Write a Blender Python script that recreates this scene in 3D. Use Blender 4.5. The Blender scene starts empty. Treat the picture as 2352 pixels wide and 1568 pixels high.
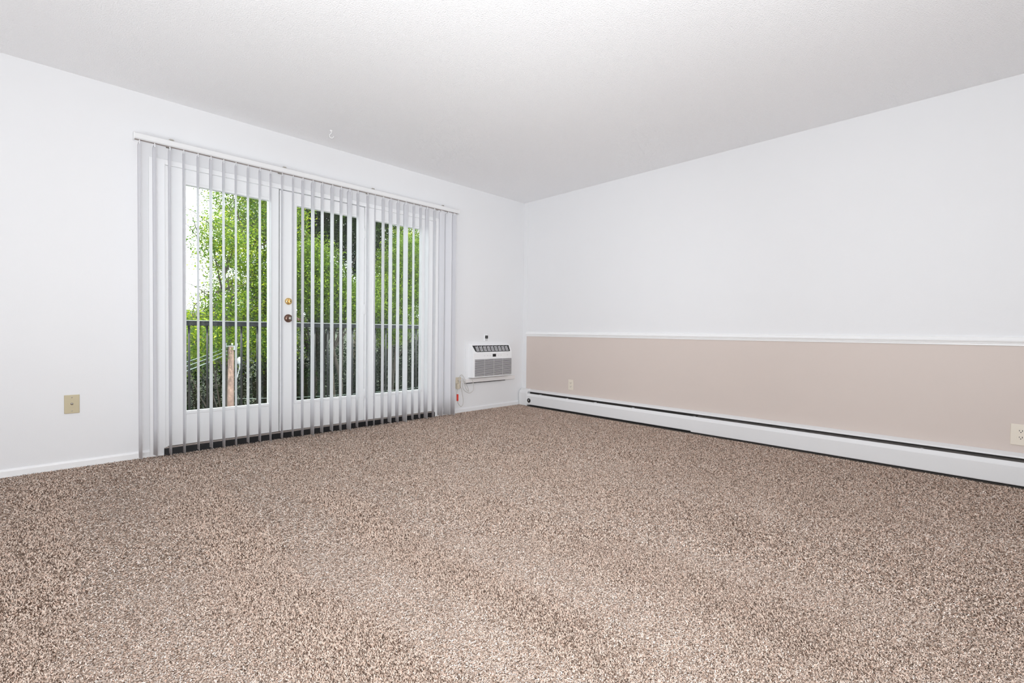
import bpy, bmesh, math, random
import numpy as np
from mathutils import Vector, Matrix
R = math.radians
random.seed(7)
rng = np.random.default_rng(11)
S = bpy.context.scene
COL = S.collection

# ---------------------------------------------------------------- camera, world, lights, exposure
cam_d = bpy.data.cameras.new('camera'); cam_o = bpy.data.objects.new('camera', cam_d); COL.objects.link(cam_o)
F_PX, YAW, PITCH, ROLL = 1074.07, 0.7941, -0.0206, 0.0113
CAM = Vector((-4.1065, -3.9872, 0.8797))
fw = Vector((math.cos(YAW)*math.cos(PITCH), math.sin(YAW)*math.cos(PITCH), math.sin(PITCH)))
rt = Vector((math.sin(YAW), -math.cos(YAW), 0)); up = rt.cross(fw)
rt2 = rt*math.cos(ROLL) + up*math.sin(ROLL); up2 = -rt*math.sin(ROLL) + up*math.cos(ROLL)
m = Matrix((rt2, up2, -fw)).transposed().to_4x4(); m.translation = CAM
cam_o.matrix_world = m
cam_d.sensor_width = 36; cam_d.lens = F_PX/2352*36; cam_d.clip_start = 0.05; cam_d.clip_end = 300
S.camera = cam_o

world = bpy.data.worlds.new('World'); S.world = world; world.use_nodes = True
bg = world.node_tree.nodes['Background']
bg.inputs[0].default_value = (0.93, 0.97, 1.0, 1); bg.inputs[1].default_value = 5.0

sun_d = bpy.data.lights.new('sun', 'SUN'); sun_d.energy = 11.0; sun_d.angle = R(1.0); sun_d.color = (1, 0.95, 0.82)
sun = bpy.data.objects.new('sun', sun_d); COL.objects.link(sun)
sun.rotation_euler = Vector((0.26, 0.20, -0.94)).to_track_quat('-Z', 'Y').to_euler()

def spot(name, loc, target, power, cone, blend, radius, color=(1, 1, 1)):
    d = bpy.data.lights.new(name, 'SPOT'); d.energy = power; d.spot_size = R(cone); d.spot_blend = blend
    d.shadow_soft_size = radius; d.color = color
    o = bpy.data.objects.new(name, d); COL.objects.link(o); o.location = loc
    o.rotation_euler = (Vector(target)-Vector(loc)).to_track_quat('-Z', 'Y').to_euler()
    return o
def area(name, loc, direc, sx, sy, power, color=(1, 1, 1)):
    d = bpy.data.lights.new(name, 'AREA'); d.shape = 'RECTANGLE'; d.size = sx; d.size_y = sy
    d.energy = power; d.color = color
    o = bpy.data.objects.new(name, d); COL.objects.link(o); o.location = loc
    o.rotation_euler = Vector(direc).to_track_quat('-Z', 'Y').to_euler()
    return o
# bounce flash behind the camera; the other four are unseen lamps added as fill
FC = (0.935, 0.975, 1.0)
area('bounce_flash', (-4.2, -4.2, 0.9), (0.9, 0.9, 1), 0.6, 0.6, 84, FC)
area('low_fill_side', (-5.7, -3.5, 0.30), (0.95, 0.62, 0.75), 1.0, 1.0, 25, FC)
area('low_fill_up', (-4.9, -4.1, 0.25), (0, 0, 1), 0.6, 0.6, 46, FC)
spot('fill_spot_up', (-4.4, -4.3, 0.4), (-3.0, -2.9, 2.44), 8, 90, 1, 0.25, FC)
spot('fill_spot_far', (-4.4, -4.3, 1.2), (0, 0, 1.2), 160, 55, 1, 0.25, FC)

S.view_settings.view_transform = 'Standard'; S.view_settings.look = 'None'
S.view_settings.exposure = 0.10; S.view_settings.gamma = 1.0
S.view_settings.use_curve_mapping = False
S.cycles.use_denoising = True
S.cycles.max_bounces = 10; S.cycles.diffuse_bounces = 6; S.cycles.transparent_max_bounces = 24
S.cycles.sample_clamp_indirect = 6

# ---------------------------------------------------------------- materials
def srgb(r, g, b):
    f = lambda c: (c/255/12.92) if c/255 <= 0.04045 else ((c/255+0.055)/1.055)**2.4
    return (f(r), f(g), f(b), 1)

def mat(name, col, rough=0.5, metal=0.0, spec=0.5, bump=None, vary=0.0, vscale=4.0, coat=0):
    """bump = (noise scale, strength, distance)"""
    mt = bpy.data.materials.new(name); mt.use_nodes = True
    nt = mt.node_tree; p = nt.nodes['Principled BSDF']
    p.inputs['Base Color'].default_value = col
    p.inputs['Roughness'].default_value = rough; p.inputs['Metallic'].default_value = metal
    p.inputs['Specular IOR Level'].default_value = spec
    p.inputs['Coat Weight'].default_value = coat
    tc = nt.nodes.new('ShaderNodeTexCoord')
    if vary:
        n = nt.nodes.new('ShaderNodeTexNoise'); n.inputs['Scale'].default_value = vscale; n.inputs['Detail'].default_value = 4
        nt.links.new(tc.outputs['Object'], n.inputs['Vector'])
        mr = nt.nodes.new('ShaderNodeMapRange'); mr.inputs['To Min'].default_value = 1-vary; mr.inputs['To Max'].default_value = 1+vary
        nt.links.new(n.outputs['Fac'], mr.inputs['Value'])
        mx = nt.nodes.new('ShaderNodeVectorMath'); mx.operation = 'SCALE'
        mx.inputs[0].default_value = col[:3]
        nt.links.new(mr.outputs[0], mx.inputs['Scale']); nt.links.new(mx.outputs[0], p.inputs['Base Color'])
    if bump:
        n = nt.nodes.new('ShaderNodeTexNoise'); n.inputs['Scale'].default_value = bump[0]; n.inputs['Detail'].default_value = 5
        nt.links.new(tc.outputs['Object'], n.inputs['Vector'])
        b = nt.nodes.new('ShaderNodeBump'); b.inputs['Strength'].default_value = bump[1]; b.inputs['Distance'].default_value = bump[2]
        nt.links.new(n.outputs['Fac'], b.inputs['Height']); nt.links.new(b.outputs[0], p.inputs['Normal'])
    return mt

M = {}
M['wall'] = mat('wall_paint', (0.79, 0.79, 0.803, 1), 0.6, bump=(220, 0.12, 0.002), vary=0.008)
M['beige'] = mat('beige_paint', (0.655, 0.57, 0.525, 1), 0.55, bump=(220, 0.10, 0.002), vary=0.012)
M['ceiling'] = mat('ceiling_texture', (0.93, 0.93, 0.945, 1), 0.9, spec=0.1, bump=(150, 0.75, 0.006), vary=0.01, vscale=150)
M['trim'] = mat('white_trim_gloss', (0.88, 0.88, 0.885, 1), 0.35, bump=(30, 0.05, 0.002))
M['door'] = mat('white_door_paint', (0.88, 0.88, 0.885, 1), 0.38, bump=(40, 0.04, 0.002))
M['metalwhite'] = mat('white_enamel', (0.78, 0.78, 0.787, 1), 0.3, bump=(12, 0.04, 0.003))
M['slat'] = mat('grey_plastic_slat', (0.66, 0.64, 0.66, 1), 0.5, bump=(200, 0.03, 0.001))
M['railpaint'] = mat('off_white_aluminium', (0.78, 0.78, 0.785, 1), 0.45, bump=(90, 0.03, 0.001))
M['plastic'] = mat('white_plastic', (0.87, 0.87, 0.88, 1), 0.4, bump=(200, 0.03, 0.001))
M['traycream'] = mat('cream_wood_trim', (0.80, 0.775, 0.765, 1), 0.45, bump=(60, 0.05, 0.001))
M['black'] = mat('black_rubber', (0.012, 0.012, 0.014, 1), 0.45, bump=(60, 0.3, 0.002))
M['blackp'] = mat('black_plastic', (0.010, 0.010, 0.012, 1), 0.3, bump=(200, 0.05, 0.001))
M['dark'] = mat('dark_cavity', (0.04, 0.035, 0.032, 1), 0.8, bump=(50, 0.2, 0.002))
M['alu'] = mat('worn_aluminium', (0.42, 0.36, 0.33, 1), 0.45, metal=0.6, vary=0.25, vscale=30)
M['fin'] = mat('heater_fins', (0.45, 0.42, 0.40, 1), 0.35, metal=0.8, vary=0.3, vscale=25)
M['brass'] = mat('polished_brass', (0.85, 0.58, 0.25, 1), 0.16, metal=1, bump=(80, 0.05, 0.001))
M['bronze'] = mat('aged_bronze', (0.22, 0.13, 0.10, 1), 0.28, metal=1, bump=(80, 0.1, 0.001))
M['ivory'] = mat('ivory_plastic', (0.78, 0.71, 0.61, 1), 0.35, bump=(150, 0.03, 0.001))
M['tan'] = mat('tan_plastic', (0.53, 0.455, 0.30, 1), 0.4, bump=(150, 0.03, 0.001))
M['tanb'] = mat('beige_plastic', (0.62, 0.55, 0.44, 1), 0.4, bump=(150, 0.03, 0.001))
M['steel'] = mat('steel', (0.55, 0.52, 0.47, 1), 0.25, metal=1, bump=(100, 0.05, 0.001))
M['cord'] = mat('grey_cord', (0.58, 0.56, 0.54, 1), 0.5, bump=(150, 0.05, 0.001))
M['red'] = mat('red_tag', (0.75, 0.05, 0.03, 1), 0.45, bump=(100, 0.05, 0.001))
M['ink'] = mat('grey_ink', (0.25, 0.25, 0.27, 1), 0.6, bump=(100, 0.01, 0.001))
M['rail'] = mat('black_painted_iron', (0.010, 0.011, 0.014, 1), 0.5, spec=0.3, bump=(60, 0.2, 0.001))
M['concrete'] = mat('balcony_concrete', (0.30, 0.29, 0.28, 1), 0.8, bump=(40, 0.4, 0.004), vary=0.15)
M['stucco'] = mat('exterior_stucco', (0.5, 0.47, 0.42, 1), 0.9, bump=(60, 0.5, 0.006))
M['bark'] = mat('tree_bark', (0.035, 0.027, 0.02, 1), 0.9, bump=(25, 0.9, 0.02), vary=0.3, vscale=8)
M['bark_pale'] = mat('pale_bark', (0.15, 0.125, 0.09, 1), 0.9, bump=(25, 0.8, 0.02), vary=0.3, vscale=8)
M['polewood'] = mat('utility_pole_wood', (0.15, 0.095, 0.078, 1), 0.85, bump=(20, 0.8, 0.02), vary=0.35, vscale=9)
M['porcelain'] = mat('pale_porcelain', (0.26, 0.27, 0.28, 1), 0.35, bump=(50, 0.05, 0.001))
M['wire'] = mat('pale_cable', (0.12, 0.15, 0.14, 1), 0.4, bump=(80, 0.1, 0.001))
M['ground'] = mat('garden_soil_grass', (0.012, 0.018, 0.006, 1), 0.95, bump=(6, 0.8, 0.1), vary=0.4, vscale=1.5)

def vane_mat():
    mt = bpy.data.materials.new('pvc_vane'); mt.use_nodes = True; nt = mt.node_tree
    p = nt.nodes['Principled BSDF']; out = nt.nodes['Material Output']
    p.inputs['Base Color'].default_value = (0.93, 0.93, 0.935, 1); p.inputs['Roughness'].default_value = 0.5
    n = nt.nodes.new('ShaderNodeTexNoise'); n.inputs['Scale'].default_value = 60
    b = nt.nodes.new('ShaderNodeBump'); b.inputs['Strength'].default_value = 0.05; b.inputs['Distance'].default_value = 0.001
    nt.links.new(n.outputs['Fac'], b.inputs['Height']); nt.links.new(b.outputs[0], p.inputs['Normal'])
    t = nt.nodes.new('ShaderNodeBsdfTranslucent'); t.inputs[0].default_value = (0.92, 0.92, 0.95, 1)
    mx = nt.nodes.new('ShaderNodeMixShader'); mx.inputs[0].default_value = 0.5
    nt.links.new(p.outputs[0], mx.inputs[1]); nt.links.new(t.outputs[0], mx.inputs[2]); nt.links.new(mx.outputs[0], out.inputs[0])
    return mt
M['vane'] = vane_mat()

def glass_mat():
    mt = bpy.data.materials.new('window_glass'); mt.use_nodes = True; nt = mt.node_tree
    nt.nodes.remove(nt.nodes['Principled BSDF']); out = nt.nodes['Material Output']
    tr = nt.nodes.new('ShaderNodeBsdfTransparent'); tr.inputs[0].default_value = (0.93, 0.96, 0.94, 1)
    gl = nt.nodes.new('ShaderNodeBsdfGlossy'); gl.inputs['Roughness'].default_value = 0.02
    fr = nt.nodes.new('ShaderNodeFresnel'); fr.inputs[0].default_value = 1.45
    mx = nt.nodes.new('ShaderNodeMixShader')
    n = nt.nodes.new('ShaderNodeTexNoise'); n.inputs['Scale'].default_value = 2.5
    b = nt.nodes.new('ShaderNodeBump'); b.inputs['Strength'].default_value = 0.02; b.inputs['Distance'].default_value = 0.01
    nt.links.new(n.outputs['Fac'], b.inputs['Height']); nt.links.new(b.outputs[0], gl.inputs['Normal'])
    nt.links.new(fr.outputs[0], mx.inputs[0]); nt.links.new(tr.outputs[0], mx.inputs[1]); nt.links.new(gl.outputs[0], mx.inputs[2])
    nt.links.new(mx.outputs[0], out.inputs[0])
    return mt
M['glass'] = glass_mat()

def attr_mat(name, attr, rough, trans, stops, spec=0.3, lightmul=1.0, backing=None):
    """colour ramp driven by a per-element random attribute"""
    mt = bpy.data.materials.new(name); mt.use_nodes = True; nt = mt.node_tree
    p = nt.nodes['Principled BSDF']; out = nt.nodes['Material Output']
    a = nt.nodes.new('ShaderNodeAttribute'); a.attribute_name = attr
    cr = nt.nodes.new('ShaderNodeValToRGB')
    e = cr.color_ramp.elements
    while len(e) > 1: e.remove(e[-1])
    e[0].position = stops[0][0]; e[0].color = (*stops[0][1], 1)
    for pos, c in stops[1:]:
        q = e.new(pos); q.color = (*c, 1)
    nt.links.new(a.outputs['Fac'], cr.inputs[0]); nt.links.new(cr.outputs[0], p.inputs['Base Color'])
    p.inputs['Roughness'].default_value = rough; p.inputs['Specular IOR Level'].default_value = spec
    if trans:
        t = nt.nodes.new('ShaderNodeBsdfTranslucent'); mx = nt.nodes.new('ShaderNodeMixShader'); mx.inputs[0].default_value = trans
        nt.links.new(cr.outputs[0], t.inputs[0]); nt.links.new(p.outputs[0], mx.inputs[1]); nt.links.new(t.outputs[0], mx.inputs[2])
        nt.links.new(mx.outputs[0], out.inputs[0])
    return mt

# ---------------------------------------------------------------- helpers
def tag(o, label=None, cat=None, group=None, kind=None):
    if label: o['label'] = label
    if cat: o['category'] = cat
    if group: o['group'] = group
    if kind: o['kind'] = kind
    return o

def empty(name, loc=(0, 0, 0)):
    o = bpy.data.objects.new(name, None); COL.objects.link(o); o.location = loc; o.empty_display_size = 0.1
    return o

class MB:
    def __init__(s): s.v = []; s.f = []; s.mi = []; s.sm = []
    def add(s, vs, fs, mi=0, smooth=False):
        b = len(s.v); s.v += [tuple(p) for p in vs]
        for f in fs: s.f.append([b+i for i in f]); s.mi.append(mi); s.sm.append(smooth)
        return s
    def box(s, x0, x1, y0, y1, z0, z1, mi=0):
        x0, x1 = sorted((x0, x1)); y0, y1 = sorted((y0, y1)); z0, z1 = sorted((z0, z1))
        v = [(x0,y0,z0),(x1,y0,z0),(x1,y1,z0),(x0,y1,z0),(x0,y0,z1),(x1,y0,z1),(x1,y1,z1),(x0,y1,z1)]
        return s.add(v, [(0,3,2,1),(4,5,6,7),(0,1,5,4),(1,2,6,5),(2,3,7,6),(3,0,4,7)], mi)
    def prism(s, prof, axis, a, b, mi=0, smooth=False):
        """prof = closed list of 2-D points in the other two axes, swept from a to b along axis"""
        def P(u, w, t): return {'x': (t, u, w), 'y': (u, t, w), 'z': (u, w, t)}[axis]
        n = len(prof); v = [P(u, w, a) for u, w in prof] + [P(u, w, b) for u, w in prof]
        f = [(i, (i+1) % n, n+(i+1) % n, n+i) for i in range(n)] 
        s.add(v, f, mi, smooth)
        return s.add(v, [tuple(range(n))[::-1], tuple(range(n, 2*n))], mi)
    def tube(s, pts, r, n=8, mi=0, cap=True):
        pts = [Vector(p) for p in pts]; rs = r if isinstance(r, (list, tuple)) else [r]*len(pts)
        rings = []; ref = None
        for i, p in enumerate(pts):
            t = (pts[min(i+1, len(pts)-1)] - pts[max(i-1, 0)]).normalized()
            if ref is None: ref = Vector((0, 0, 1)) if abs(t.z) < 0.9 else Vector((1, 0, 0))
            a = (ref - t*ref.dot(t)).normalized(); ref = a; b = t.cross(a)
            rings.append([p + (a*math.cos(2*math.pi*k/n) + b*math.sin(2*math.pi*k/n))*rs[i] for k in range(n)])
        v = [q for rg in rings for q in rg]; f = []
        for i in range(len(pts)-1):
            for k in range(n): f.append((i*n+k, i*n+(k+1) % n, (i+1)*n+(k+1) % n, (i+1)*n+k))
        s.add(v, f, mi, True)
        if cap: s.add(v, [tuple(range(n))[::-1], tuple(range((len(pts)-1)*n, len(pts)*n))], mi)
        return s
    def lathe(s, prof, origin, axis, n=24, mi=0):
        """prof = [(distance along axis, radius)]"""
        ax = Vector(axis).normalized(); a = ax.orthogonal().normalized(); b = ax.cross(a); o = Vector(origin)
        v = [o + ax*h + (a*math.cos(2*math.pi*k/n) + b*math.sin(2*math.pi*k/n))*max(r, 1e-5) for h, r in prof for k in range(n)]
        f = [(i*n+k, i*n+(k+1) % n, (i+1)*n+(k+1) % n, (i+1)*n+k) for i in range(len(prof)-1) for k in range(n)]
        return s.add(v, f, mi, True)
    def build(s, name, mats, parent=None, bevel=0, seg=2):
        me = bpy.data.meshes.new(name); me.from_pydata(s.v, [], s.f)
        if not isinstance(mats, (list, tuple)): mats = [mats]
        for q in mats: me.materials.append(q)
        me.polygons.foreach_set('material_index', s.mi); me.polygons.foreach_set('use_smooth', s.sm)
        bm = bmesh.new(); bm.from_mesh(me); bmesh.ops.remove_doubles(bm, verts=bm.verts, dist=1e-6)
        bmesh.ops.recalc_face_normals(bm, faces=bm.faces); bm.to_mesh(me); bm.free(); me.update()
        o = bpy.data.objects.new(name, me); COL.objects.link(o)
        if parent:
            o.parent = parent
            if s is not None: o.location = -Vector(parent.location) if parent.parent is None else o.location
            if parent.parent is not None:
                tot = Vector(parent.location); q = parent.parent
                while q: tot += Vector(q.location); q = q.parent
                o.location = -tot
        if bevel:
            b = o.modifiers.new('bevel', 'BEVEL'); b.width = bevel; b.segments = seg; b.limit_method = 'ANGLE'; b.angle_limit = R(35)
        return o
def struct(o): return tag(o, kind='structure')

def smooth_path(pts, n=6):
    """Catmull-Rom through pts"""
    P = [Vector(p) for p in pts]; P = [P[0]*2-P[1]] + P + [P[-1]*2-P[-2]]; out = []
    for i in range(1, len(P)-2):
        for k in range(n):
            t = k/n; a, b, c, d = P[i-1], P[i], P[i+1], P[i+2]
            out.append(0.5*((2*b)+(c-a)*t+(2*a-5*b+4*c-d)*t*t+(3*b-a-3*c+d)*t**3))
    return out + [P[-2]]

# ---------------------------------------------------------------- room shell
HC = 2.44; XB, YB = -7.0, -7.2; WT = 0.15
OX0, OX1, OZ = -3.55, -1.31, 1.998           # the glazed opening in the window wall
w = MB()
w.box(XB-WT, OX0, 0, WT, -0.3, HC+0.3); w.box(OX1, WT, 0, WT, -0.3, HC+0.3); w.box(OX0, OX1, 0, WT, OZ, HC+0.3)
w.box(OX0, OX1, 0.0, WT, -0.3, 0.0)
struct(w.build('wall_left', M['wall']))
w = MB()
CR0, CR1, YW = 0.829, 0.884, -0.063
w.add([(0, 0, 0), (0, YB, 0), (0, YB, CR0), (0, YW, CR0), (0, 0, CR0), (0, YW, 0), (0, 0, HC), (0, YB, HC), (0, YB, CR0), (0, 0, CR0)],
      [(5, 1, 2, 3)], 1)
w.add([(0, 0, 0), (0, YW, 0), (0, YW, CR0), (0, 0, CR0)], [(0, 1, 2, 3)], 0)
w.add([(0, 0, CR0), (0, YB, CR0), (0, YB, HC), (0, 0, HC)], [(0, 1, 2, 3)], 0)
w.box(0.001, WT, YB-WT, 0, -0.3, HC+0.3, 0)
struct(w.build('wall_right', [M['wall'], M['beige']]))
struct(MB().box(XB-WT, 0, YB-WT, YB, -0.3, HC+0.3).build('wall_back', M['wall']))
struct(MB().box(XB-WT, XB, YB, 0, -0.3, HC+0.3).build('wall_rear', M['wall']))
struct(MB().box(XB-WT, WT, YB-WT, WT, HC, HC+0.3).build('ceiling', M['ceiling']))

# carpet backing (the floor)
def carpet_mat():
    mt = bpy.data.materials.new('carpet_backing'); mt.use_nodes = True; nt = mt.node_tree; p = nt.nodes['Principled BSDF']
    tc = nt.nodes.new('ShaderNodeTexCoord')
    v = nt.nodes.new('ShaderNodeTexVoronoi'); v.inputs['Scale'].default_value = 210
    nt.links.new(tc.outputs['Object'], v.inputs['Vector'])
    sp = nt.nodes.new('ShaderNodeSeparateColor'); nt.links.new(v.outputs['Color'], sp.inputs[0])
    cr = nt.nodes.new('ShaderNodeValToRGB'); e = cr.color_ramp.elements
    e[0].position = 0; e[0].color = (0.10, 0.065, 0.045, 1); e[1].position = 1; e[1].color = (0.52, 0.42, 0.35, 1)
    q = e.new(0.45); q.color = (0.42, 0.32, 0.26, 1)
    nt.links.new(sp.outputs[0], cr.inputs[0]); nt.links.new(cr.outputs[0], p.inputs['Base Color'])
    b = nt.nodes.new('ShaderNodeBump'); b.inputs['Strength'].default_value = 1; b.inputs['Distance'].default_value = 0.006
    nt.links.new(v.outputs['Distance'], b.inputs['Height']); nt.links.new(b.outputs[0], p.inputs['Normal'])
    p.inputs['Roughness'].default_value = 1; p.inputs['Specular IOR Level'].default_value = 0
    return mt
struct(MB().box(XB, 0, YB, 0, -0.3, -0.006).build('floor', carpet_mat()))

def big_mesh(name, verts, quads, mat_, attr=None, vals=None, parent=None):
    me = bpy.data.meshes.new(name); nv = len(verts); nf = len(quads)
    me.vertices.add(nv); me.vertices.foreach_set('co', verts.astype(np.float32).ravel())
    me.loops.add(nf*4); me.loops.foreach_set('vertex_index', quads.astype(np.int32).ravel())
    me.polygons.add(nf); me.polygons.foreach_set('loop_start', np.arange(0, nf*4, 4, dtype=np.int32))
    me.polygons.foreach_set('loop_total', np.full(nf, 4, dtype=np.int32))
    me.materials.append(mat_); me.update(calc_edges=True)
    if attr:
        a = me.attributes.new(attr, 'FLOAT', 'FACE'); a.data.foreach_set('value', vals.astype(np.float32))
    o = bpy.data.objects.new(name, me); COL.objects.link(o)
    if parent: o.parent = parent; o.location = -Vector(parent.location)
    return o

# carpet pile: twisted yarn tips, brushed over in vacuum-cleaner lanes
def carpet_pile():
    PX, PY = CAM.x, CAM.y
    zones = [(0, 2.0, 210000, 0.62), (2.0, 3.2, 100000, 0.85), (3.2, 7.2, 60000, 1.05)]
    allv = []; vals = []
    for r0, r1, dens, sc in zones:
        x0, x1, y0, y1 = max(-5.4, PX-r1), min(-0.012, PX+r1), max(-5.0, PY-r1), min(-0.004, PY+r1)
        n = int((x1-x0)*(y1-y0)*dens)
        x = rng.uniform(x0, x1, n); y = rng.uniform(y0, y1, n)
        d = np.hypot(x-PX, y-PY)
        # keep what the picture (and a step to either side) can see
        a = (x-PX)*fw.x + (y-PY)*fw.y; b = (x-PX)*rt.x + (y-PY)*rt.y
        k = (d >= r0) & (d < r1) & (a > 0.75) & (np.abs(b) < a*1.25+0.6) & (x > -5.4) & ((x < -0.104 - 0.010*rng.random(len(x))) | (y > -0.14))
        x = x[k]; y = y[k]; n = len(x)
        # vacuum lanes run away from the near wall, fading towards the far side
        xw = x + 0.025*np.sin(y*2.3) + 0.02*np.sin(y*5.1+1)
        lane = np.zeros(n)
        for cx_, hw, amp, ya, yb in ((-3.06, 0.07, -1.0, -3.4, -1.35), (-3.30, 0.11, 1.0, -3.6, -0.5), (-3.55, 0.11, -0.9, -3.4, -0.9), (-3.88, 0.13, 0.9, -3.0, -0.3), (-4.17, 0.10, -0.8, -3, 0),
                                     (-2.84, 0.10, 0.7, -3.6, -1.2), (-2.52, 0.12, -0.45, -3.9, -1.8), (-2.25, 0.14, 0.35, -3.6, -0.5), (-1.9, 0.12, -0.25, -3.6, -0.8), (-1.55, 0.15, 0.25, -3.4, -0.8), (-4.45, 0.12, 0.6, -3, 0), (-1.1, 0.15, -0.3, -3.8, -0.6)):
            e = np.clip((y-ya)/0.25, 0, 1)*np.clip((yb-y)/0.5, 0, 1)
            lane += amp*e*np.clip((hw-np.abs(xw-cx_))/0.05+0.5, 0, 1)
        lane += 0.25*np.sin(x*7.3+2*np.sin(y*3))*np.sin(y*6.1+x*2)
        lane = np.clip(lane, -1, 1)
        az = rng.uniform(0, 2*np.pi, n)
        az = np.where(rng.random(n) < 0.62*np.abs(lane), np.where(lane > 0, -np.pi/2, np.pi/2) + rng.normal(0, 0.8, n), az)
        tilt = rng.uniform(R(48), R(86), n) + R(9)*lane - R(3); tilt = np.clip(tilt, R(20), R(89))
        L = rng.uniform(0.0055, 0.0095, n)*sc; W = rng.uniform(0.0026, 0.0042, n)*sc
        dx = np.cos(az)*np.sin(tilt); dy = np.sin(az)*np.sin(tilt); dz = np.cos(tilt)
        sx = -np.sin(az); sy = np.cos(az); roll = rng.uniform(-0.5, 0.5, n)
        base = np.stack([x, y, rng.uniform(-0.006, 0.002, n)], 1)
        D = np.stack([dx, dy, dz], 1)*L[:, None]; Sd = np.stack([sx, sy, roll], 1)*(W/2)[:, None]
        tip = base + D
        wv = np.stack([base-Sd*0.9, base+Sd*0.9, tip+Sd*0.6, tip-Sd*0.6], 1)
        wv[:, :, 0] = np.clip(wv[:, :, 0], None, -0.004); wv[:, :, 1] = np.clip(wv[:, :, 1], None, 0.012)
        allv.append(wv.reshape(-1, 3))
        q_ = rng.random(n); q_ = np.where((rng.random(n) < 0.16*np.clip((x+2.6)/1.5, 0, 1)) , 0.80+0.05*rng.normal(size=n), q_)
        vals.append(np.clip(q_*0.93 + 0.12*lane + 0.02, 0, 1))  # sheen of the brushed lanes is painted into the yarn colour too
    V = np.concatenate(allv); nq = len(V)//4
    mt = attr_mat('carpet_yarn', 'yarn', 0.95, 0.0,
        [(0.0, (0.07, 0.042, 0.030)), (0.11, (0.13, 0.082, 0.058)), (0.20, (0.40, 0.29, 0.225)), (0.42, (0.64, 0.515, 0.43)),
         (0.62, (0.75, 0.635, 0.55)), (0.80, (0.68, 0.47, 0.37)), (0.90, (0.84, 0.755, 0.69)), (1.0, (0.90, 0.84, 0.79))], spec=0.05)
    o = big_mesh('carpet_pile', V, np.arange(nq*4).reshape(-1, 4), mt, 'yarn', np.concatenate(vals))
    tag(o, 'beige and brown speckled frieze carpet pile covering the whole floor', 'carpet', kind='stuff')
carpet_pile()

# ---------------------------------------------------------------- trim
def rail_profile(t):   # chair rail: flat foot, cove and rounded lip (x = thickness towards the room)
    return [(0, CR0), (-0.006, CR0), (-0.008, CR0+0.004), (-0.008, CR0+0.010), (-0.012, CR0+0.013), (-0.013, CR0+0.020), (-0.018, CR0+0.024),
            (-0.020, CR0+0.032), (-0.016, CR0+0.038), (-0.011, CR0+0.045), (-0.012, CR0+0.051), (-0.008, CR1), (0, CR1)]
struct(MB().prism(rail_profile(0), 'y', YW+0.002, YB).build('trim_1', M['trim']))           # chair rail
struct(MB().box(-0.004, 0.0, YW, 0.0, 0.0, HC).build('trim_2', M['wall'], bevel=0.0015))                  # corner board
bbp = [(0, 0), (-0.012, 0), (-0.012, 0.036), (-0.009, 0.043), (-0.004, 0.047), (0, 0.048)]
struct(MB().prism(bbp, 'x', XB, OX0-0.072).build('baseboard_left', M['trim']))
struct(MB().prism(bbp, 'x', -1.218, -0.075).build('baseboard_front', M['wall']))
c = MB()     # casing round the glazed doors
c.box(-3.64, -3.552, -0.018, 0.0, 0, 2.03); c.box(-1.308, -1.218, -0.018, 0.0, 0, 2.03); c.box(-3.552, -1.308, -0.018, 0.0, 1.997, 2.03)
struct(c.build('trim_3', M['trim'], bevel=0.003))
f = MB()     # frame: head, jambs and the two mullions
f.box(OX0, OX0+0.012, 0.002, 0.13, 0.0, OZ); f.box(OX1-0.012, OX1, 0.002, 0.13, 0.0, OZ)
f.box(OX0, OX1, 0.062, 0.13, OZ-0.02, OZ)
f.box(-2.836, -2.806, 0.050, 0.13, 0.055, OZ); f.box(-2.073, -2.036, 0.000, 0.13, 0.055, OZ)
struct(f.build('trim_4', M['trim'], bevel=0.002))
t = MB()     # threshold
t.box(OX0-0.012, OX1, -0.026, 0.10, -0.01, 0.046, 0); t.box(OX0-0.012, OX1, -0.020, 0.11, 0.046, 0.0525, 1)
struct(t.build('trim_5', [M['black'], M['alu']], bevel=0.002))

# ---------------------------------------------------------------- the three glazed doors
def glazed_door(name, x0, x1, g0, g1, yf, zb=0.057, zt=1.994, gz0=0.288, gz1=1.893, corner=False):
    d = empty(name, ((x0+x1)/2, yf, zb)); struct(d)
    b = MB(); yb = yf+0.044
    b.box(x0, g0, yf, yb, zb, zt); b.box(g1, x1, yf, yb, zb, zt); b.box(g0, g1, yf, yb, zb, gz0); b.box(g0, g1, yf, yb, gz1, zt)
    b.build('door_leaf', M['door'], d, bevel=0.002)
    gb = MB(); k = 0.020
    for a, e, q, r_ in ((g0-k, g0+0.002, gz0-k, gz1+k), (g1-0.002, g1+k, gz0-k, gz1+k)): gb.box(a, e, yf-0.005, yf+0.012, q, r_)
    gb.box(g0, g1, yf-0.005, yf+0.012, gz0-k, gz0+0.002); gb.box(g0, g1, yf-0.005, yf+0.012, gz1-0.002, gz1+k)
    gb.build('glazing_bead', M['trim'], d, bevel=0.004)
    MB().box(g0-0.004, g1+0.004, yf+0.018, yf+0.024, gz0-0.004, gz1+0.004).build('glass_pane', M['glass'], d)
    return d
d1 = glazed_door('door_1', -3.539, -2.810, -3.430, -2.885, 0.004, zt=1.9978)
d2 = glazed_door('door_2', -2.8035, -2.080, -2.674, -2.133, 0.006)
d3 = glazed_door('door_3', -2.036, -1.321, -1.979, -1.462, 0.004, zt=1.9978)
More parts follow.
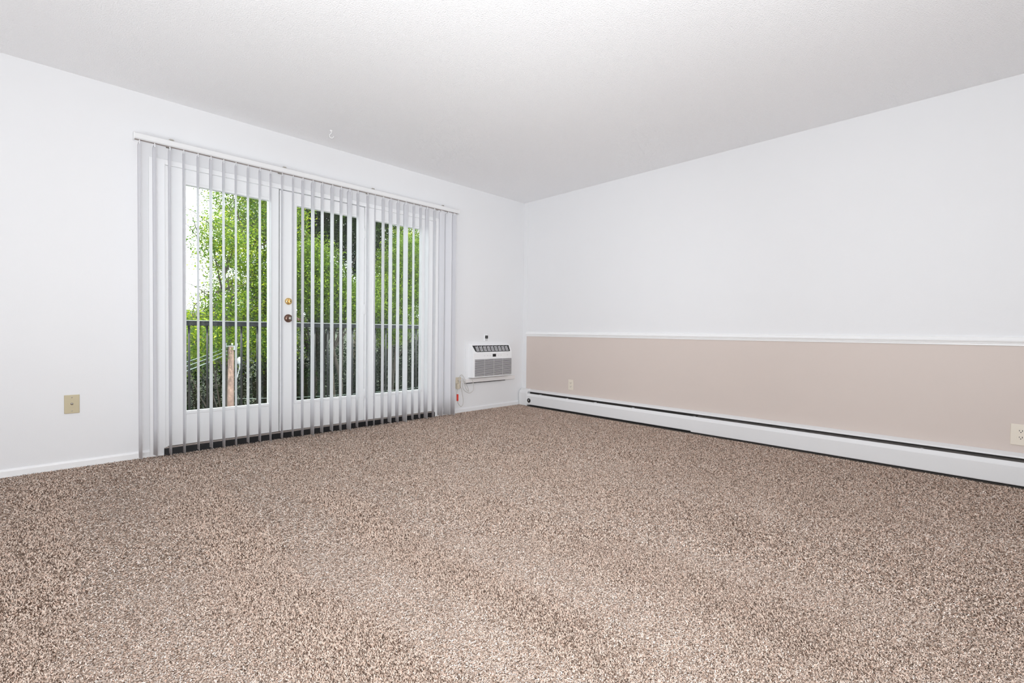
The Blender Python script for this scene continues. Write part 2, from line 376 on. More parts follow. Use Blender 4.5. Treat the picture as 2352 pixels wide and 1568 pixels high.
# reveal shadow line round the opening door
# lock and knob
db = MB().lathe([(0, 0.0), (0, 0.026), (0.006, 0.028), (0.012, 0.026), (0.016, 0.018), (0.017, 0.0)], (-2.738, 0.006, 1.107), (0, -1, 0)).build('deadbolt', M['brass'], d2)
q = MB()
for s in (-1, 1): q.lathe([(0.0155, 0.0), (0.0155, 0.0035), (0.0185, 0.003), (0.0185, 0.0)], (-2.738+0.0135*s, 0.006, 1.107), (0, -1, 0), n=12)
q.build('screw', M['blackp'], db)
MB().box(-2.741, -2.735, -0.030, -0.008, 1.092, 1.122).build('thumb_turn', M['brass'], db, bevel=0.002)
kb = MB().lathe([(0, 0), (0, 0.032), (0.004, 0.033), (0.010, 0.030), (0.014, 0.020), (0.016, 0.012), (0.030, 0.011)], (-2.738, 0.006, 0.969), (0, -1, 0)).build('door_knob', M['bronze'], d2)
MB().lathe([(0.022, 0.010), (0.028, 0.014), (0.036, 0.0195), (0.044, 0.0205), (0.050, 0.018), (0.053, 0.012), (0.053, 0)], (-2.738, 0.006, 0.969), (0, -1, 0)).build('knob_handle', M['bronze'], kb)
MB().lathe([(0.052, 0.014), (0.056, 0.0125), (0.057, 0)], (-2.738, 0.006, 0.969), (0, -1, 0), n=16).build('turn_button', M['steel'], kb)
# exterior lever seen through the glass
lv = MB(); lv.tube(smooth_path([(-2.735, 0.052, 0.969), (-2.735, 0.10, 0.969), (-2.700, 0.112, 0.972), (-2.655, 0.112, 0.984), (-2.625, 0.110, 0.968), (-2.612, 0.108, 0.962)]), 0.007)
lv.lathe([(0, 0.0), (0, 0.012), (0.014, 0.012), (0.014, 0)], (-2.613, 0.100, 0.962), (0, 1, 0), n=14)
lv.build('outside_lever', M['bronze'], d2)
for zc in (0.30, 1.07, 1.76):
    hg = MB().tube([(-2.077, -0.004, zc-0.045), (-2.077, -0.004, zc+0.045)], 0.0065, 10)
    for k in (-0.045, -0.018, 0.018, 0.045): hg.tube([(-2.077, -0.004, zc+k-0.001), (-2.077, -0.004, zc+k+0.001)], 0.0078, 10)
    hg.box(-2.100, -2.076, 0.0035, 0.0063, zc-0.044, zc+0.044)
    hg.build('hinge', M['trim'], d2)
MB().box(-2.8095, -2.804, 0.020, 0.05, 0.057, OZ-0.004).build('weatherstrip', M['black'], d2)
MB().box(-2.806, -2.076, 0.020, 0.05, 1.9945, 1.9975).build('weatherstrip', M['black'], d2)

# ---------------------------------------------------------------- vertical blind
VY = -0.095
VX = [(-3.696,-5.5),(-3.617,-6.5),(-3.535,-2.5),(-3.457,2.0),(-3.374,1.5),(-3.297,-0.5),(-3.218,3.0),(-3.139,5.5),(-3.059,5.5),(-2.978,5.5),(-2.902,9.5),(-2.818,10.0),(-2.736,11.0),(-2.661,7.0),(-2.581,4.5),(-2.503,8.0),(-2.42,5.5),(-2.342,9.5),(-2.267,-0.5),(-2.191,13.5),(-2.098,15.0),(-2.028,22.5),(-1.946,12.0),(-1.87,8.5),(-1.791,13.0),(-1.71,2.5),(-1.623,19.0),(-1.545,18.5),(-1.47,10.0),(-1.383,19.5),(-1.295,-3.5),(-1.21,-16.0),(-1.137,5.5)]
bl = empty('vertical_blind', (-2.405, -0.09, 2.12))
tag(bl, 'white vertical blind with open vanes hanging before the glazed doors', 'blind')
hr = MB(); y0, y1 = -0.115, -0.066
hr.prism([(y0, 2.106), (y0, 2.134), (y0+0.006, 2.140), (y1-0.006, 2.140), (y1, 2.134), (y1, 2.106), (y1-0.008, 2.100), (y1-0.016, 2.100), (y1-0.016, 2.106), (y0+0.016, 2.106), (y0+0.016, 2.100), (y0+0.008, 2.100)], 'x', -3.722, -1.090)
hr.build('headrail', M['railpaint'], bl)
MB().box(-3.720, -1.092, y0+0.012, y1-0.012, 2.0992, 2.1035).build('rail_channel', M['alu'], bl)
for x in (-3.727, -1.090): MB().prism([(y0-0.001, 2.100), (y0-0.001, 2.136), (y0+0.006, 2.142), (y1-0.006, 2.142), (y1+0.001, 2.136), (y1+0.001, 2.098), (y1-0.006, 2.094), (y0+0.006, 2.094)], 'x', x, x+0.005).build('end_cap', M['plastic'], bl)
for x in (-3.527, -2.805, -2.055, -1.291):
    b = MB().box(x-0.016, x+0.016, -0.108, 0.0, 2.1405, 2.1435); b.box(x-0.016, x+0.016, -0.004, 0.0, 2.115, 2.16); b.box(x-0.010, x+0.010, -0.114, -0.106, 2.1405, 2.1465)
    b.build('bracket', M['steel'], bl)
for i, (x, a) in enumerate(VX):
    tw = random.uniform(-2.5, 2.5)   # slight twist to the hem
    zt, zb = 2.090, 0.016 + 0.006*math.sin(i*1.7)
    nz, nu = 10, 6; vs = []
    for j in range(nz+1):
        z = zt + (zb-zt)*(j-0.0)/nz if j != 1 else zt-0.012; th = R(a + tw*(j/nz)**1.5)
        for k in range(nu+1):
            u = (k/nu-0.5)*0.089; bow = 0.0035*math.cos((k/nu-0.5)*math.pi) - 0.002
            if j == 0: u *= 0.55
            vs.append((x + u*math.sin(th) + bow*math.cos(th), VY + u*math.cos(th) - bow*math.sin(th), z))
    me = MB(); n1 = nu+1
    me.add(vs, [(j*n1+k, j*n1+k+1, (j+1)*n1+k+1, (j+1)*n1+k) for j in range(nz) for k in range(nu)], 0, True)
    o = me.build('vane', M['vane'], bl); s = o.modifiers.new('thick', 'SOLIDIFY'); s.thickness = 0.0008
    cl = MB(); th = R(a); cx, cy = x, VY+0.004
    cl.box(x-0.0022, x+0.0022, VY-0.004, VY+0.004, 2.080, 2.1); cl.box(x-0.0025, x+0.0025, VY-0.008, VY+0.008, 2.074, 2.086)
    cl.build('carrier_clip', M['plastic'], o)

# ---------------------------------------------------------------- baseboard heater
ht = empty('baseboard_heater', (-0.04, -3.0, 0.0))
tag(ht, 'long white baseboard heater running along the foot of the beige wall', 'heater')
YH0, YH1, YS = -0.140, -6.6, -2.168
hood = [(-0.0008, 0.0), (-0.0008, 0.194), (-0.006, 0.194), (-0.040, 0.178), (-0.045, 0.170), (-0.043, 0.168), (-0.038, 0.175), (-0.006, 0.1885), (-0.004, 0.1885), (-0.004, 0.0)]
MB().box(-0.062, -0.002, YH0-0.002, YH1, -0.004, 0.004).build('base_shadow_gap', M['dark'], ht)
MB().prism(hood, 'y', YH0+0.001, YH1).build('hood', M['metalwhite'], ht)
def front(xo, z0, z1): return [(xo+0.012, z0), (xo+0.002, z0+0.001), (xo, z0+0.006), (xo, z1-0.028), (xo+0.004, z1-0.022), (xo+0.016, z1), (xo+0.018, z1-0.001), (xo+0.006, z1-0.023), (xo+0.002, z1-0.029), (xo+0.002, z0+0.007), (xo+0.012, z0+0.003)]
MB().prism(front(-0.068, 0.018, 0.147), 'y', YH0, YS).build('front_panel', M['metalwhite'], ht)
MB().prism(front(-0.071, 0.010, 0.147), 'y', YS+0.012, YH1).build('front_panel', M['metalwhite'], ht)
MB().box(-0.012, -0.0045, YH0-0.002, YH1, 0.055, 0.1865).build('cavity_shade', M['dark'], ht)  # dark sheet that paints the shade inside the heater slot
fe = MB(); y = YH0-0.25
fe.box(-0.052, -0.006, YH0-0.02, YH1, 0.045, 0.052)
fe.tube([(-0.035, YH0-0.01, 0.085), (-0.035, YH1, 0.085)], 0.011, 10)
while y > -6.4:
    fe.box(-0.060, -0.010, y, y-0.0015, 0.05, 0.105); y -= 0.016
fe.build('heating_element', M['fin'], ht)
dm = MB()
dm.prism([(-0.020, 0.156), (-0.052, 0.136), (-0.052, 0.134), (-0.019, 0.153)], 'y', YS-0.03, YH1)
dm.build('damper', M['fin'], ht)
for y in (-0.32, -0.72, -1.10, -1.55, YS, -2.9, -3.7, -4.5): MB().box(-0.060, -0.004, y-0.006, y+0.006, 0.134, 0.148).build('hanger', M['metalwhite'], ht)
ec = MB()
ecp = [(-0.0005, 0.0), (-0.074, 0.0), (-0.076, 0.150), (-0.060, 0.178), (-0.030, 0.198), (-0.0005, 0.198)]
ec.prism(ecp, 'y', -0.014, YH0-0.002); ec.prism([(-0.004, 0.0), (-0.050, 0.0), (-0.050, 0.012), (-0.004, 0.012)], 'y', -0.10, -0.13)
e = ec.build('end_cap', M['metalwhite'], ht, bevel=0.004)
kn = MB().lathe([(0, 0), (0, 0.026), (0.003, 0.027), (0.004, 0.022), (0.004, 0)], (-0.068, -0.176, 0.066), (-1, 0, 0), n=28).build('valve_knob', M['blackp'], ht)
MB().tube([(-0.073, -0.172, 0.050), (-0.073, -0.180, 0.080)], 0.0035, 8).build('slot_key', M['steel'], kn)

# ---------------------------------------------------------------- wall plates
def duplex(root, c, face, s=1.0, vert_gap=0.0195, mt=None):
    """two receptacles on a plate; c = centre, face: 'x' plate on x plane facing -x, 'y' plate facing -y"""
    for k in (1, -1):
        cz = c[2] + k*vert_gap
        def P(u, w, dpt):   # u sideways, w up, dpt out from wall
            return (-dpt, c[1]+u, cz+w) if face == 'x' else (c[0]+u, -dpt, cz+w)
        prof = [(0.0165*math.cos(a), 0.0145*math.sin(a)) for a in [2*math.pi*i/28 for i in range(28)]]
        prof = [(max(-0.0165, min(0.0165, u*1.12)), max(-0.0125, min(0.0125, w_))) for u, w_ in prof]
        b = MB(); n = len(prof)
        b.add([P(u, w_, 0.0055) for u, w_ in prof] + [P(u*.96, w_*.96, 0.0085) for u, w_ in prof], [(i, (i+1) % n, n+(i+1) % n, n+i) for i in range(n)] + [tuple(range(n, 2*n))])
        r_ = b.build('receptacle', mt or M['ivory'], root)
        q = MB()
        for u, w_, a_, h_ in ((-0.0063, 0.003, 0.0016, 0.0045), (0.0063, 0.003, 0.0014, 0.0038), (0, -0.0065, 0.0026, 0.0024)):
            q.add([P(u+i*a_, w_+j*h_, 0.0088) for i, j in ((-1, -1), (1, -1), (1, 1), (-1, 1))], [(0, 1, 2, 3)])
        q.build('slot', M['blackp'], r_)

o1 = empty('wall_outlet', (0, -0.751, 0.299)); tag(o1, 'small ivory duplex outlet on the beige wall near the far corner', 'outlet', 'electrical outlets in the walls')
MB().box(-0.006, 0, -0.786, -0.716, 0.2415, 0.3565).build('cover_plate', M['ivory'], o1, bevel=0.003)
duplex(o1, (0, -0.751, 0.299), 'x')
o2 = empty('wall_outlet', (0, -4.137, 0.301)); tag(o2, 'large ivory duplex outlet at the right edge, above the heater', 'outlet', 'electrical outlets in the walls')
MB().box(-0.006, 0, -4.180, -4.094, 0.238, 0.364).build('cover_plate', M['ivory'], o2, bevel=0.003)
duplex(o2, (0, -4.137, 0.304), 'x')
o3 = empty('wall_outlet', (-1.000, 0, 0.330)); tag(o3, 'beige outlet beside the blind, with the air conditioner cord plugged in', 'outlet', 'electrical outlets in the walls')
MB().box(-1.030, -0.960, -0.006, 0, 0.270, 0.385).build('cover_plate', M['tanb'], o3, bevel=0.002)
duplex(o3, (-0.995, 0, 0.3275), 'y', mt=M['tanb'])
cx_ = empty('cable_wall_plate', (-4.0235, 0, 0.3995)); tag(cx_, 'tan coaxial cable wall plate on the white wall left of the blind', 'wall plate')
MB().box(-4.0585, -3.9885, -0.006, 0, 0.342, 0.457).build('cover_plate', M['tan'], cx_, bevel=0.0025)
b = MB().lathe([(0, 0.0), (0.0, 0.0065), (0.004, 0.0065), (0.004, 0.0045), (0.012, 0.0045), (0.012, 0.0)], (-4.0235, -0.006, 0.402), (0, -1, 0), n=12); b.build('coax_connector', M['steel'], cx_)
for z in (0.441, 0.358): MB().lathe([(0, 0.0035), (0.001, 0.0032), (0.0015, 0)], (-4.0235, -0.0062, z), (0, -1, 0), n=12).build('screw', M['steel'], cx_)

# ---------------------------------------------------------------- wall air conditioner
ac = empty('air_conditioner', (-0.57, 0, 0.32)); tag(ac, 'white through-wall air conditioner low on the wall beside the corner', 'air conditioner')
fr = MB(); fx0, fx1, fz0, fz1 = -0.905, -0.168, 0.317, 0.770; ax0, ax1, az0, az1 = -0.862, -0.276, 0.372, 0.738
fr.box(fx0, ax0+0.01, -0.010, 0, az0-0.012, fz1); fr.box(ax1-0.01, fx1, -0.010, 0, az0-0.012, fz1); fr.box(ax0+0.01, ax1-0.01, -0.010, 0, az1-0.01, fz1)
fr.build('surround_trim', M['wall'], ac)
MB().prism([(0, fz0), (-0.024, fz0), (-0.030, fz0+0.004), (-0.030, az0-0.014), (-0.026, az0-0.010), (0, az0-0.010)], 'x', fx0-0.006, fx1+0.004).build('support_ledge', M['traycream'], ac)
MB().prism([(-0.004, fz0-0.007), (-0.026, fz0-0.006), (-0.026, fz0+0.001), (-0.004, fz0+0.001)], 'x', fx0-0.004, -0.32).build('ledge_shadow', M['black'], ac)  # black strip standing in for the shadow line under the ledge
bd = MB()
prof = [(0.0, az0), (-0.084, az0), (-0.090, az0+0.006), (-0.090, 0.640), (-0.087, 0.652), (-0.046, 0.730), (-0.040, az1), (0.0, az1)]
bd.prism(prof, 'x', ax0, ax1); bdy = bd.build('front_case', M['plastic'], ac, bevel=0.004)
# louvre opening: lies on the sloping upper face
def LP(x, t, out=0.001):     # t 0..1 up the sloping face
    y0_, z0_, y1_, z1_ = -0.087, 0.652, -0.046, 0.730
    nrm = Vector((0, -(z1_-z0_), y1_-y0_)).normalized(); nrm = Vector((0, -abs(nrm.y), abs(nrm.z)))
    return Vector((x, y0_+(y1_-y0_)*t, z0_+(z1_-z0_)*t)) + nrm*out
lx0, lx1 = -0.845, -0.292
lo = MB(); pts = [(lx0+0.040, 0.03), (lx1-0.022, 0.03), (lx1-0.008, 0.10), (lx1-0.002, 0.93), (lx0, 0.93), (lx0+0.020, 0.12)]
lo.add([LP(x, t) for x, t in pts], [tuple(range(6))]); lo.build('louvre_opening', M['blackp'], ac)
nl = 9; step = (lx1-lx0-0.055)/nl
for i in range(nl):
    xa = lx0+0.036+i*step
    b = MB()
    for k in range(4):
        t0 = 0.12+k*0.175; b.add([LP(xa, t0, 0.006), LP(xa+step*0.66, t0, 0.006), LP(xa+step*0.60, t0+0.10, 0.003), LP(xa-0.004, t0+0.10, 0.003)], [(0, 1, 2, 3)])
    b.add([LP(xa+step*0.72, 0.10, 0.003), LP(xa+step*0.78, 0.10, 0.003), LP(xa+step*0.70, 0.85, 0.003), LP(xa+step*0.64, 0.85, 0.003)], [(0, 1, 2, 3)])
    b.build('air_vane', M['plastic'], ac)
MB().box(-0.578, -0.528, -0.0915, -0.089, 0.598, 0.630).build('display', M['blackp'], ac, bevel=0.001)
for x in (-0.70, -0.655, -0.615, -0.49, -0.45, -0.35): MB().lathe([(0, 0.004), (0.001, 0.0038), (0.0012, 0)], (x, -0.090, 0.613), (0, -1, 0), n=10).build('button', M['cord'], ac)
MB().box(-0.838, -0.284, -0.0905, -0.0895, 0.388, 0.574).build('intake_recess', M['dark'], ac)
n = 16
for i in range(n):
    z = 0.392+i*(0.182/n); b = MB(); b.prism([(-0.0900, z), (-0.0975, z+0.0015), (-0.0975, z+0.0058), (-0.0900, z+0.0072)], 'x', -0.838, -0.284); b.build('grille_slat', M['slat'], ac)
for x in (-0.700, -0.562, -0.424): MB().box(x-0.0010, x+0.0010, -0.0945, -0.0900, 0.389, 0.573).build('grille_rib', M['slat'], ac)
MB().box(-0.620, -0.520, -0.0925, -0.0895, 0.5745, 0.580).build('filter_tab', M['plastic'], ac, bevel=0.001)
# power cord with its in-line test box and red tag
cd = MB()
P_ = [(-0.821,0.348),(-0.808,0.285),(-0.813,0.238),(-0.85,0.207),(-0.899,0.221),(-0.942,0.257),(-0.96,0.296),(-0.954,0.343),(-0.940,0.374),(-0.955,0.404),(-0.975,0.410),(-1.000,0.388),(-1.006,0.346),(-0.995,0.299),(-0.975,0.262),(-0.955,0.205),(-0.940,0.135),(-0.952,0.092),(-0.981,0.073),(-1.007,0.092),(-1.026,0.133),(-1.030,0.200),(-1.022,0.262)]
cd.tube(smooth_path([(x, -0.030-0.008*math.sin(i*1.1), z) for i, (x, z) in enumerate(P_)], 7), 0.0036, 8)
cd.tube(smooth_path([(-0.990, -0.034, 0.350), (-0.950, -0.044, 0.345), (-0.921, -0.044, 0.312), (-0.893, -0.042, 0.268), (-0.880, -0.040, 0.228), (-0.911, -0.040, 0.252), (-0.936, -0.040, 0.299), (-0.951, -0.038, 0.352), (-0.975, -0.036, 0.372), (-0.993, -0.030, 0.345)], 7), 0.0034, 8)
cdo = cd.build('power_cord', M['cord'], ac)
MB().box(-1.034, -1.002, -0.042, -0.0095, 0.262, 0.322).build('test_plug', M['tanb'], cdo, bevel=0.004)
MB().box(-1.036, -1.021, -0.044, -0.026, 0.136, 0.208).build('warning_tag', M['red'], cdo, bevel=0.003)

# remote control clipped on the wall above
rc = empty('remote_control', (-0.607, -0.001, 0.800)); tag(rc, 'small white remote control with black screen on wall above air conditioner', 'remote control')
MB().box(-0.633, -0.577, -0.014, 0.0, 0.771, 0.850).build('body', M['plastic'], rc, bevel=0.003)
sc_ = MB().box(-0.627, -0.585, -0.0150, -0.0135, 0.800, 0.835).build('screen', M['blackp'], rc)
b = MB()
ring = [(0.006*math.cos(a), 0.008*math.sin(a)) for a in [2*math.pi*i/16 for i in range(16)]]
b.add([(-0.606+u, -0.0153, 0.8175+w_) for u, w_ in ring]+[(-0.606+u*.45, -0.0153, 0.8175+w_*.45) for u, w_ in ring], [(i, (i+1) % 16, 16+(i+1) % 16, 16+i) for i in range(16)])
b.build('digit', M['porcelain'], sc_)
for z in (0.789, 0.779): MB().box(-0.627, -0.588, -0.0146, -0.0135, z, z+0.004).build('marking', M['ink'], rc)
MB().box(-0.630, -0.624, -0.0146, -0.0135, 0.841, 0.846).build('button', M['ink'], rc); MB().box(-0.590, -0.586, -0.0146, -0.0135, 0.841, 0.846).build('button', M['ink'], rc)

# ceiling hook
hk = empty('ceiling_hook', (-2.537, -0.342, HC)); tag(hk, 'small white swag hook screwed into the ceiling above the blind', 'hook')
MB().lathe([(0, 0), (0, 0.013), (0.003, 0.012), (0.007, 0.006), (0.008, 0)], (-2.537, -0.342, HC), (0, 0, -1), n=20).build('base', M['trim'], hk)
u = Vector((0.82, -0.57, 0))
hp = [Vector((-2.537, -0.342, HC-0.005)) + u*a + Vector((0, 0, -z)) for a, z in ((0, 0), (0, 0.016), (-0.010, 0.024), (-0.014, 0.036), (-0.008, 0.048), (0.004, 0.052), (0.015, 0.046), (0.018, 0.036))]
MB().tube(smooth_path(hp), 0.0028, 8).build('hook', M['trim'], hk)

# ---------------------------------------------------------------- balcony and rail
MB_ = MB().box(-4.4, 0.6, WT, 1.50, -0.20, -0.06); dk = MB_.build('balcony_slab', M['concrete']); struct(dk)
rl = empty('balcony_railing', (-1.9, 1.40, -0.06)); tag(rl, 'black metal balcony railing with thin upright bars outside the glazed doors', 'railing')
MB().box(-4.35, 0.55, 1.375, 1.425, 0.905, 0.950).build('top_rail', M['rail'], rl, bevel=0.003)
MB().box(-4.35, 0.55, 1.372, 1.428, 0.950, 0.957).build('rail_top_strip', M['porcelain'], rl, bevel=0.001)  # thin pale strip along the top of the rail
MB().box(-4.35, 0.55, 1.385, 1.415, 0.00, 0.03).build('bottom_rail', M['rail'], rl)
x = -4.22
k = 0
while x < 0.5:
    MB().tube([(x, 1.40, 0.03), (x, 1.40, 0.905)], 0.0095, 10).build('baluster', M['rail'], rl); x += 0.15
for x in (-4.33, -1.88, 0.53): MB().box(x-0.02, x+0.02, 1.38, 1.42, -0.06, 0.905).build('post', M['rail'], rl)

# ---------------------------------------------------------------- outdoors
g = MB(); NX = 24
gv = []; 
for j in range(NX+1):
    for i in range(NX+1):
        x = -45+100*i/NX; yy = 0.16+70*j/NX
        z = -4.2 + 0.12*max(0, yy-8) + 0.25*math.sin(x*0.5+yy*0.3)*math.cos(yy*0.4) 
        gv.append((x, yy, z))
g.add(gv, [(j*(NX+1)+i, j*(NX+1)+i+1, (j+1)*(NX+1)+i+1, (j+1)*(NX+1)+i) for j in range(NX) for i in range(NX)], 0, True)
go = g.build('ground', M['ground']); struct(go)
def gz(x, y): return -4.2 + 0.12*max(0, y-8) + 0.25*math.sin(x*0.5+y*0.3)*math.cos(y*0.4)

LG = {
 'bright': attr_mat('leaf_bright', 'tint', 0.45, 0.40, [(0, (0.012, 0.035, 0.003)), (0.35, (0.05, 0.12, 0.008)), (0.75, (0.20, 0.27, 0.010)), (1, (0.44, 0.47, 0.02))], spec=0.12),
 'mid': attr_mat('leaf_mid', 'tint', 0.4, 0.35, [(0, (0.010, 0.028, 0.003)), (0.5, (0.065, 0.12, 0.008)), (1, (0.24, 0.32, 0.028))], spec=0.12),
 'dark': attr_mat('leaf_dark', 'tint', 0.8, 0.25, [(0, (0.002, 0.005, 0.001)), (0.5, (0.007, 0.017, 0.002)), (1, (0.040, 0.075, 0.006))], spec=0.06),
 'ivy': attr_mat('leaf_ivy', 'tint', 0.8, 0.15, [(0, (0.001, 0.003, 0.001)), (0.6, (0.003, 0.008, 0.003)), (1, (0.018, 0.040, 0.008))], spec=0.05),  # leaf colour darkened to stand in for shade missing low down
}
def leaves(name, blobs, n, size, mt, parent, clump=0.30, sub=60):
    n = int(n*3.2)
    """leaves set on twig clumps spread through ellipsoids; blobs = [(centre, radii, weight)]"""
    W = np.array([b[2] for b in blobs], float); W /= W.sum()
    nc = max(8, n//sub); bi = rng.choice(len(blobs), nc, p=W)
    C = np.array([b[0] for b in blobs])[bi]; Rr = np.array([b[1] for b in blobs])[bi]
    d = rng.normal(size=(nc, 3)); d /= np.linalg.norm(d, axis=1)[:, None]
    rad = rng.random(nc)**0.45
    cc = C + d*Rr*rad[:, None]
    tint = rng.uniform(0, 0.55, nc)
    ci = rng.integers(0, nc, n)
    off = rng.normal(size=(n, 3))*clump*np.array([1, 1, 0.55])*0.5
    p = cc[ci]+off
    a = rng.normal(size=(n, 3))*np.array([1, 1, 0.7]) + np.array([0, 0, -0.45]); a /= np.linalg.norm(a, axis=1)[:, None]
    b = np.cross(a, rng.normal(size=(n, 3))); b /= np.linalg.norm(b, axis=1)[:, None]
    L = (size*0.72*rng.uniform(0.55, 1.25, n))[:, None]; Wd = L*0.19
    q = np.stack([p, p+a*L*0.45+b*Wd, p+a*L, p+a*L*0.45-b*Wd], 1).reshape(-1, 3)
    return big_mesh(name, q, np.arange(n*4).reshape(-1, 4), mt, 'tint', np.clip(tint[ci]+rng.uniform(0, 0.45, n), 0, 1), parent)

def tree(x, y, label, blobs, n, size, mt, trunk_r=0.16, top=None, bark='bark', cat='tree', clump=0.35, name='tree', nb=7, group=None):
    z0 = gz(x, y); t = empty(name, (x, y, z0)); tag(t, label, cat, group or 'trees beyond the balcony')
    top = top or max(b[0][2] for b in blobs)
    tr = MB(); pts = [(x, y, z0-0.1)]
    for k in range(1, 7): pts.append((x+random.uniform(-.1, .1)*k*.5, y+random.uniform(-.1, .1)*k*.5, z0+(top-z0)*k/6))
    tr.tube(smooth_path(pts, 3), [trunk_r*(1-0.8*i/18) for i in range(19)], 9)
    tr.build('trunk', M[bark], t)
    br = MB()
    for b in blobs:
        for k in range(nb):
            s = Vector(pts[random.randint(2, 5)]); dv = Vector([random.gauss(0, 1) for _ in range(3)]).normalized()
            e = Vector(b[0]) + Vector([dv[i]*b[1][i]*0.85 for i in range(3)])
            mid = s.lerp(e, 0.5) + Vector((random.uniform(-.25, .25), random.uniform(-.25, .25), random.uniform(0, .4)))
            pp = smooth_path([s, mid, e], 5); br.tube(pp, [trunk_r*0.32*(1-0.9*i/(len(pp)-1)) for i in range(len(pp))], 5)
            for _ in range(3):
                q = pp[random.randint(4, len(pp)-1)]; e2 = q+Vector((random.gauss(0, .35), random.gauss(0, .35), random.gauss(0, .3)))
                br.tube([q, q.lerp(e2, .5)+Vector((0, 0, .05)), e2], [0.012, 0.009, 0.004], 4)
    br.build('branches', M[bark], t)
    leaves('foliage', blobs, n, size, mt, t, clump)
    return t

# spread behind the three panes from left to right
tree(-1.0, 9.2, 'sparse pale green tree against the sky behind the left glazed door', [((-1.15, 9.2, 3.0), (0.55, 0.6, 0.8), 1), ((-1.2, 9.0, 1.5), (0.5, 0.5, 0.4), .35), ((-1.5, 9.0, 0.75), (0.8, 0.7, 0.6), 1.3)], 4600, 0.10, LG['bright'], 0.07, clump=0.40, nb=5)
tree(0.35, 11.0, 'tall bright yellow-green tree behind the right part of the left glazed door', [((0.25, 11.0, 4.1), (1.35, 1.1, 1.7), 1.2), ((0.2, 10.8, 1.9), (1.35, 1.0, 1.3), 1), ((-0.3, 10.6, 0.6), (1.6, 1.0, 0.9), .8)], 26000, 0.105, LG['bright'], 0.16)
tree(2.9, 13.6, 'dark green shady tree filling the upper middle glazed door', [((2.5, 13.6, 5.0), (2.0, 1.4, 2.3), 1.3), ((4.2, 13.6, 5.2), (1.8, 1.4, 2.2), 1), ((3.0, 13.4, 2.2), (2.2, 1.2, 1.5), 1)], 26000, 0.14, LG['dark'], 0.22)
tree(1.9, 9.6, 'mid green leafy tree in front of the dark tree, middle door', [((1.35, 9.6, 2.4), (0.7, 0.7, 1.2), 1), ((2.2, 9.5, 1.75), (1.0, 0.8, 0.75), 1)], 14000, 0.10, LG['mid'], 0.10)
tree(4.3, 10.6, 'bright green bushy tree behind the right glazed door', [((4.1, 10.5, 1.6), (1.5, 0.9, 1.3), 1.2), ((5.0, 10.8, 2.9), (1.1, 0.9, 1.5), .8)], 20000, 0.10, LG['mid'], 0.12)
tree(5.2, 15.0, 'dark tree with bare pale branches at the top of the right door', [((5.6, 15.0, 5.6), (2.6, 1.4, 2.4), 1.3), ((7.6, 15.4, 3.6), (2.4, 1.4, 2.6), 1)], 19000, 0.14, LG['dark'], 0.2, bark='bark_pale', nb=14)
tree(7.6, 12.6, 'yellow-green tree at the far right edge of the right door', [((6.6, 12.4, 3.3), (1.5, 1.1, 2.2), 1)], 11000, 0.11, LG['bright'], 0.12)
tree(-3.8, 13.5, 'low green tree seen at the left edge of the left door', [((-3.6, 13.5, -0.2), (1.6, 1.2, 1.2), 1), ((-2.0, 12.6, 0.0), (1.4, 1.0, 0.9), 1)], 9000, 0.11, LG['mid'], 0.10)
# hedge / ivy bank below
def hedge(x0, x1, y, z0, z1, label, n, mt, name='ivy_hedge'):
    h = empty(name, ((x0+x1)/2, y, gz((x0+x1)/2, y))); tag(h, label, 'hedge', 'hedges below the trees')
    st = MB(); x = x0
    while x < x1:
        st.tube([(x, y+.2, gz(x, y)), (x+random.uniform(-.2, .2), y+.25, (gz(x, y)+z1)/2), (x+random.uniform(-.3, .3), y+.2, z1-.2)], [0.04, 0.03, 0.012], 6); x += 0.5
    st.build('stems', M['bark'], h)
    bl_ = []; x = x0
    while x < x1: bl_.append(((x, y+random.uniform(-.2, .2), (z0+z1)/2), (0.8, 0.5, (z1-z0)/2), 1)); x += 0.9
    leaves('foliage', bl_, n, 0.11, mt, h, 0.4)
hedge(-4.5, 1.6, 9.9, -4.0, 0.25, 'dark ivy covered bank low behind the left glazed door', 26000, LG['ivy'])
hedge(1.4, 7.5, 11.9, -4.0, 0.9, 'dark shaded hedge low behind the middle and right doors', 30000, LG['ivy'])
hedge(-6, 10, 17.0, -3.5, 1.2, 'far dark hedge row closing off the garden', 16000, LG['dark'])

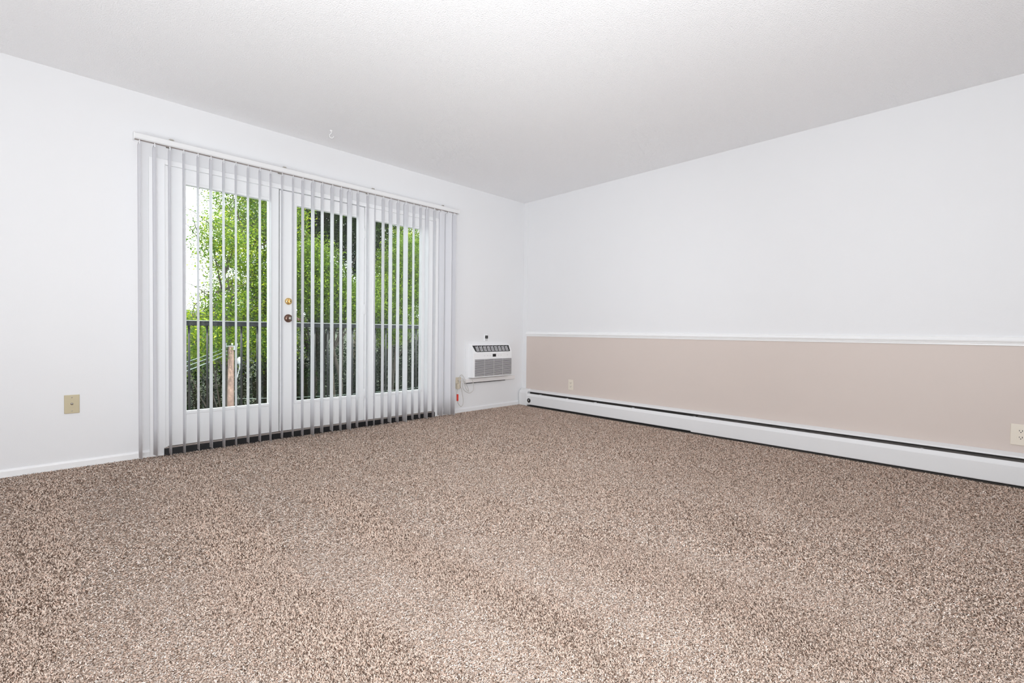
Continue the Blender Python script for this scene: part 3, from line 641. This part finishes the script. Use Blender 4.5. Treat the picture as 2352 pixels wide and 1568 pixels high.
# utility pole and its wires
pl = empty('utility_pole', (-0.40, 9.0+2.6-2.4, gz(-0.4, 9.2))); PXp, PYp = -1.085, 8.6
pl.location = (PXp, PYp, gz(PXp, PYp)); tag(pl, 'weathered wooden utility pole beyond the balcony railing, left door', 'utility pole')
pp = MB(); zb = gz(PXp, PYp)-0.1
pp.tube([(PXp-0.03, PYp, zb), (PXp-0.01, PYp, -1), (PXp, PYp, 0.46)], [0.09, 0.072, 0.062], 14); pp.build('pole_shaft', M['polewood'], pl)
cp = MB().box(PXp-0.12, PXp+0.13, PYp-0.03, PYp+0.03, 0.457, 0.477); cp.box(PXp+0.03, PXp+0.09, PYp-0.09, PYp-0.05, 0.38, 0.46)
cp.build('pole_cap', M['porcelain'], pl)
for x, z in ((-0.10, 0.485), (0.02, 0.485), (0.12, 0.485)):
    MB().lathe([(0, 0.0), (0, 0.018), (0.02, 0.026), (0.03, 0.018), (0.045, 0.022), (0.055, 0.0)], (PXp+x, PYp, z), (0, 0, 1), n=12).build('insulator', M['porcelain'], pl)
tf = MB(); tf.lathe([(0, 0), (0, 0.05), (0.02, 0.055), (0.13, 0.055), (0.16, 0.03), (0.17, 0)], (PXp+0.17, PYp-0.05, 0.04), (0, 0, 1), n=16); tf.tube(smooth_path([(PXp+.15, PYp-.05, .2), (PXp+.12, PYp-.1, .1), (PXp+.16, PYp-.08, -.02), (PXp+.1, PYp-.09, -.3)]), 0.01, 6)
tf.build('terminal_box', M['porcelain'], pl)
def wire(a, b, sag, r, label, cat='cable'):
    a, b = Vector(a), Vector(b); pts = [a.lerp(b, i/20) - Vector((0, 0, sag*4*(i/20)*(1-i/20))) for i in range(21)]
    o = MB().tube(pts, r, 6).build('overhead_cable', M['wire']); tag(o, label, cat, 'overhead cables at the utility pole')
wire((PXp-0.08, PYp, 0.44), (-5.5, 7.6, -0.35), 0.25, 0.010, 'topmost pale cable running left from the utility pole')
wire((PXp-0.08, PYp, 0.36), (-5.5, 7.6, -0.50), 0.25, 0.010, 'middle pale cable running left from the utility pole')
wire((PXp-0.08, PYp, 0.28), (-5.5, 7.6, -0.72), 0.25, 0.012, 'lowest pale cable running left from the utility pole')
wire((PXp+0.06, PYp-.1, -0.78), (9.5, 8.0, -0.20), 0.35, 0.005, 'thin pale cable running low to the right from the utility pole')
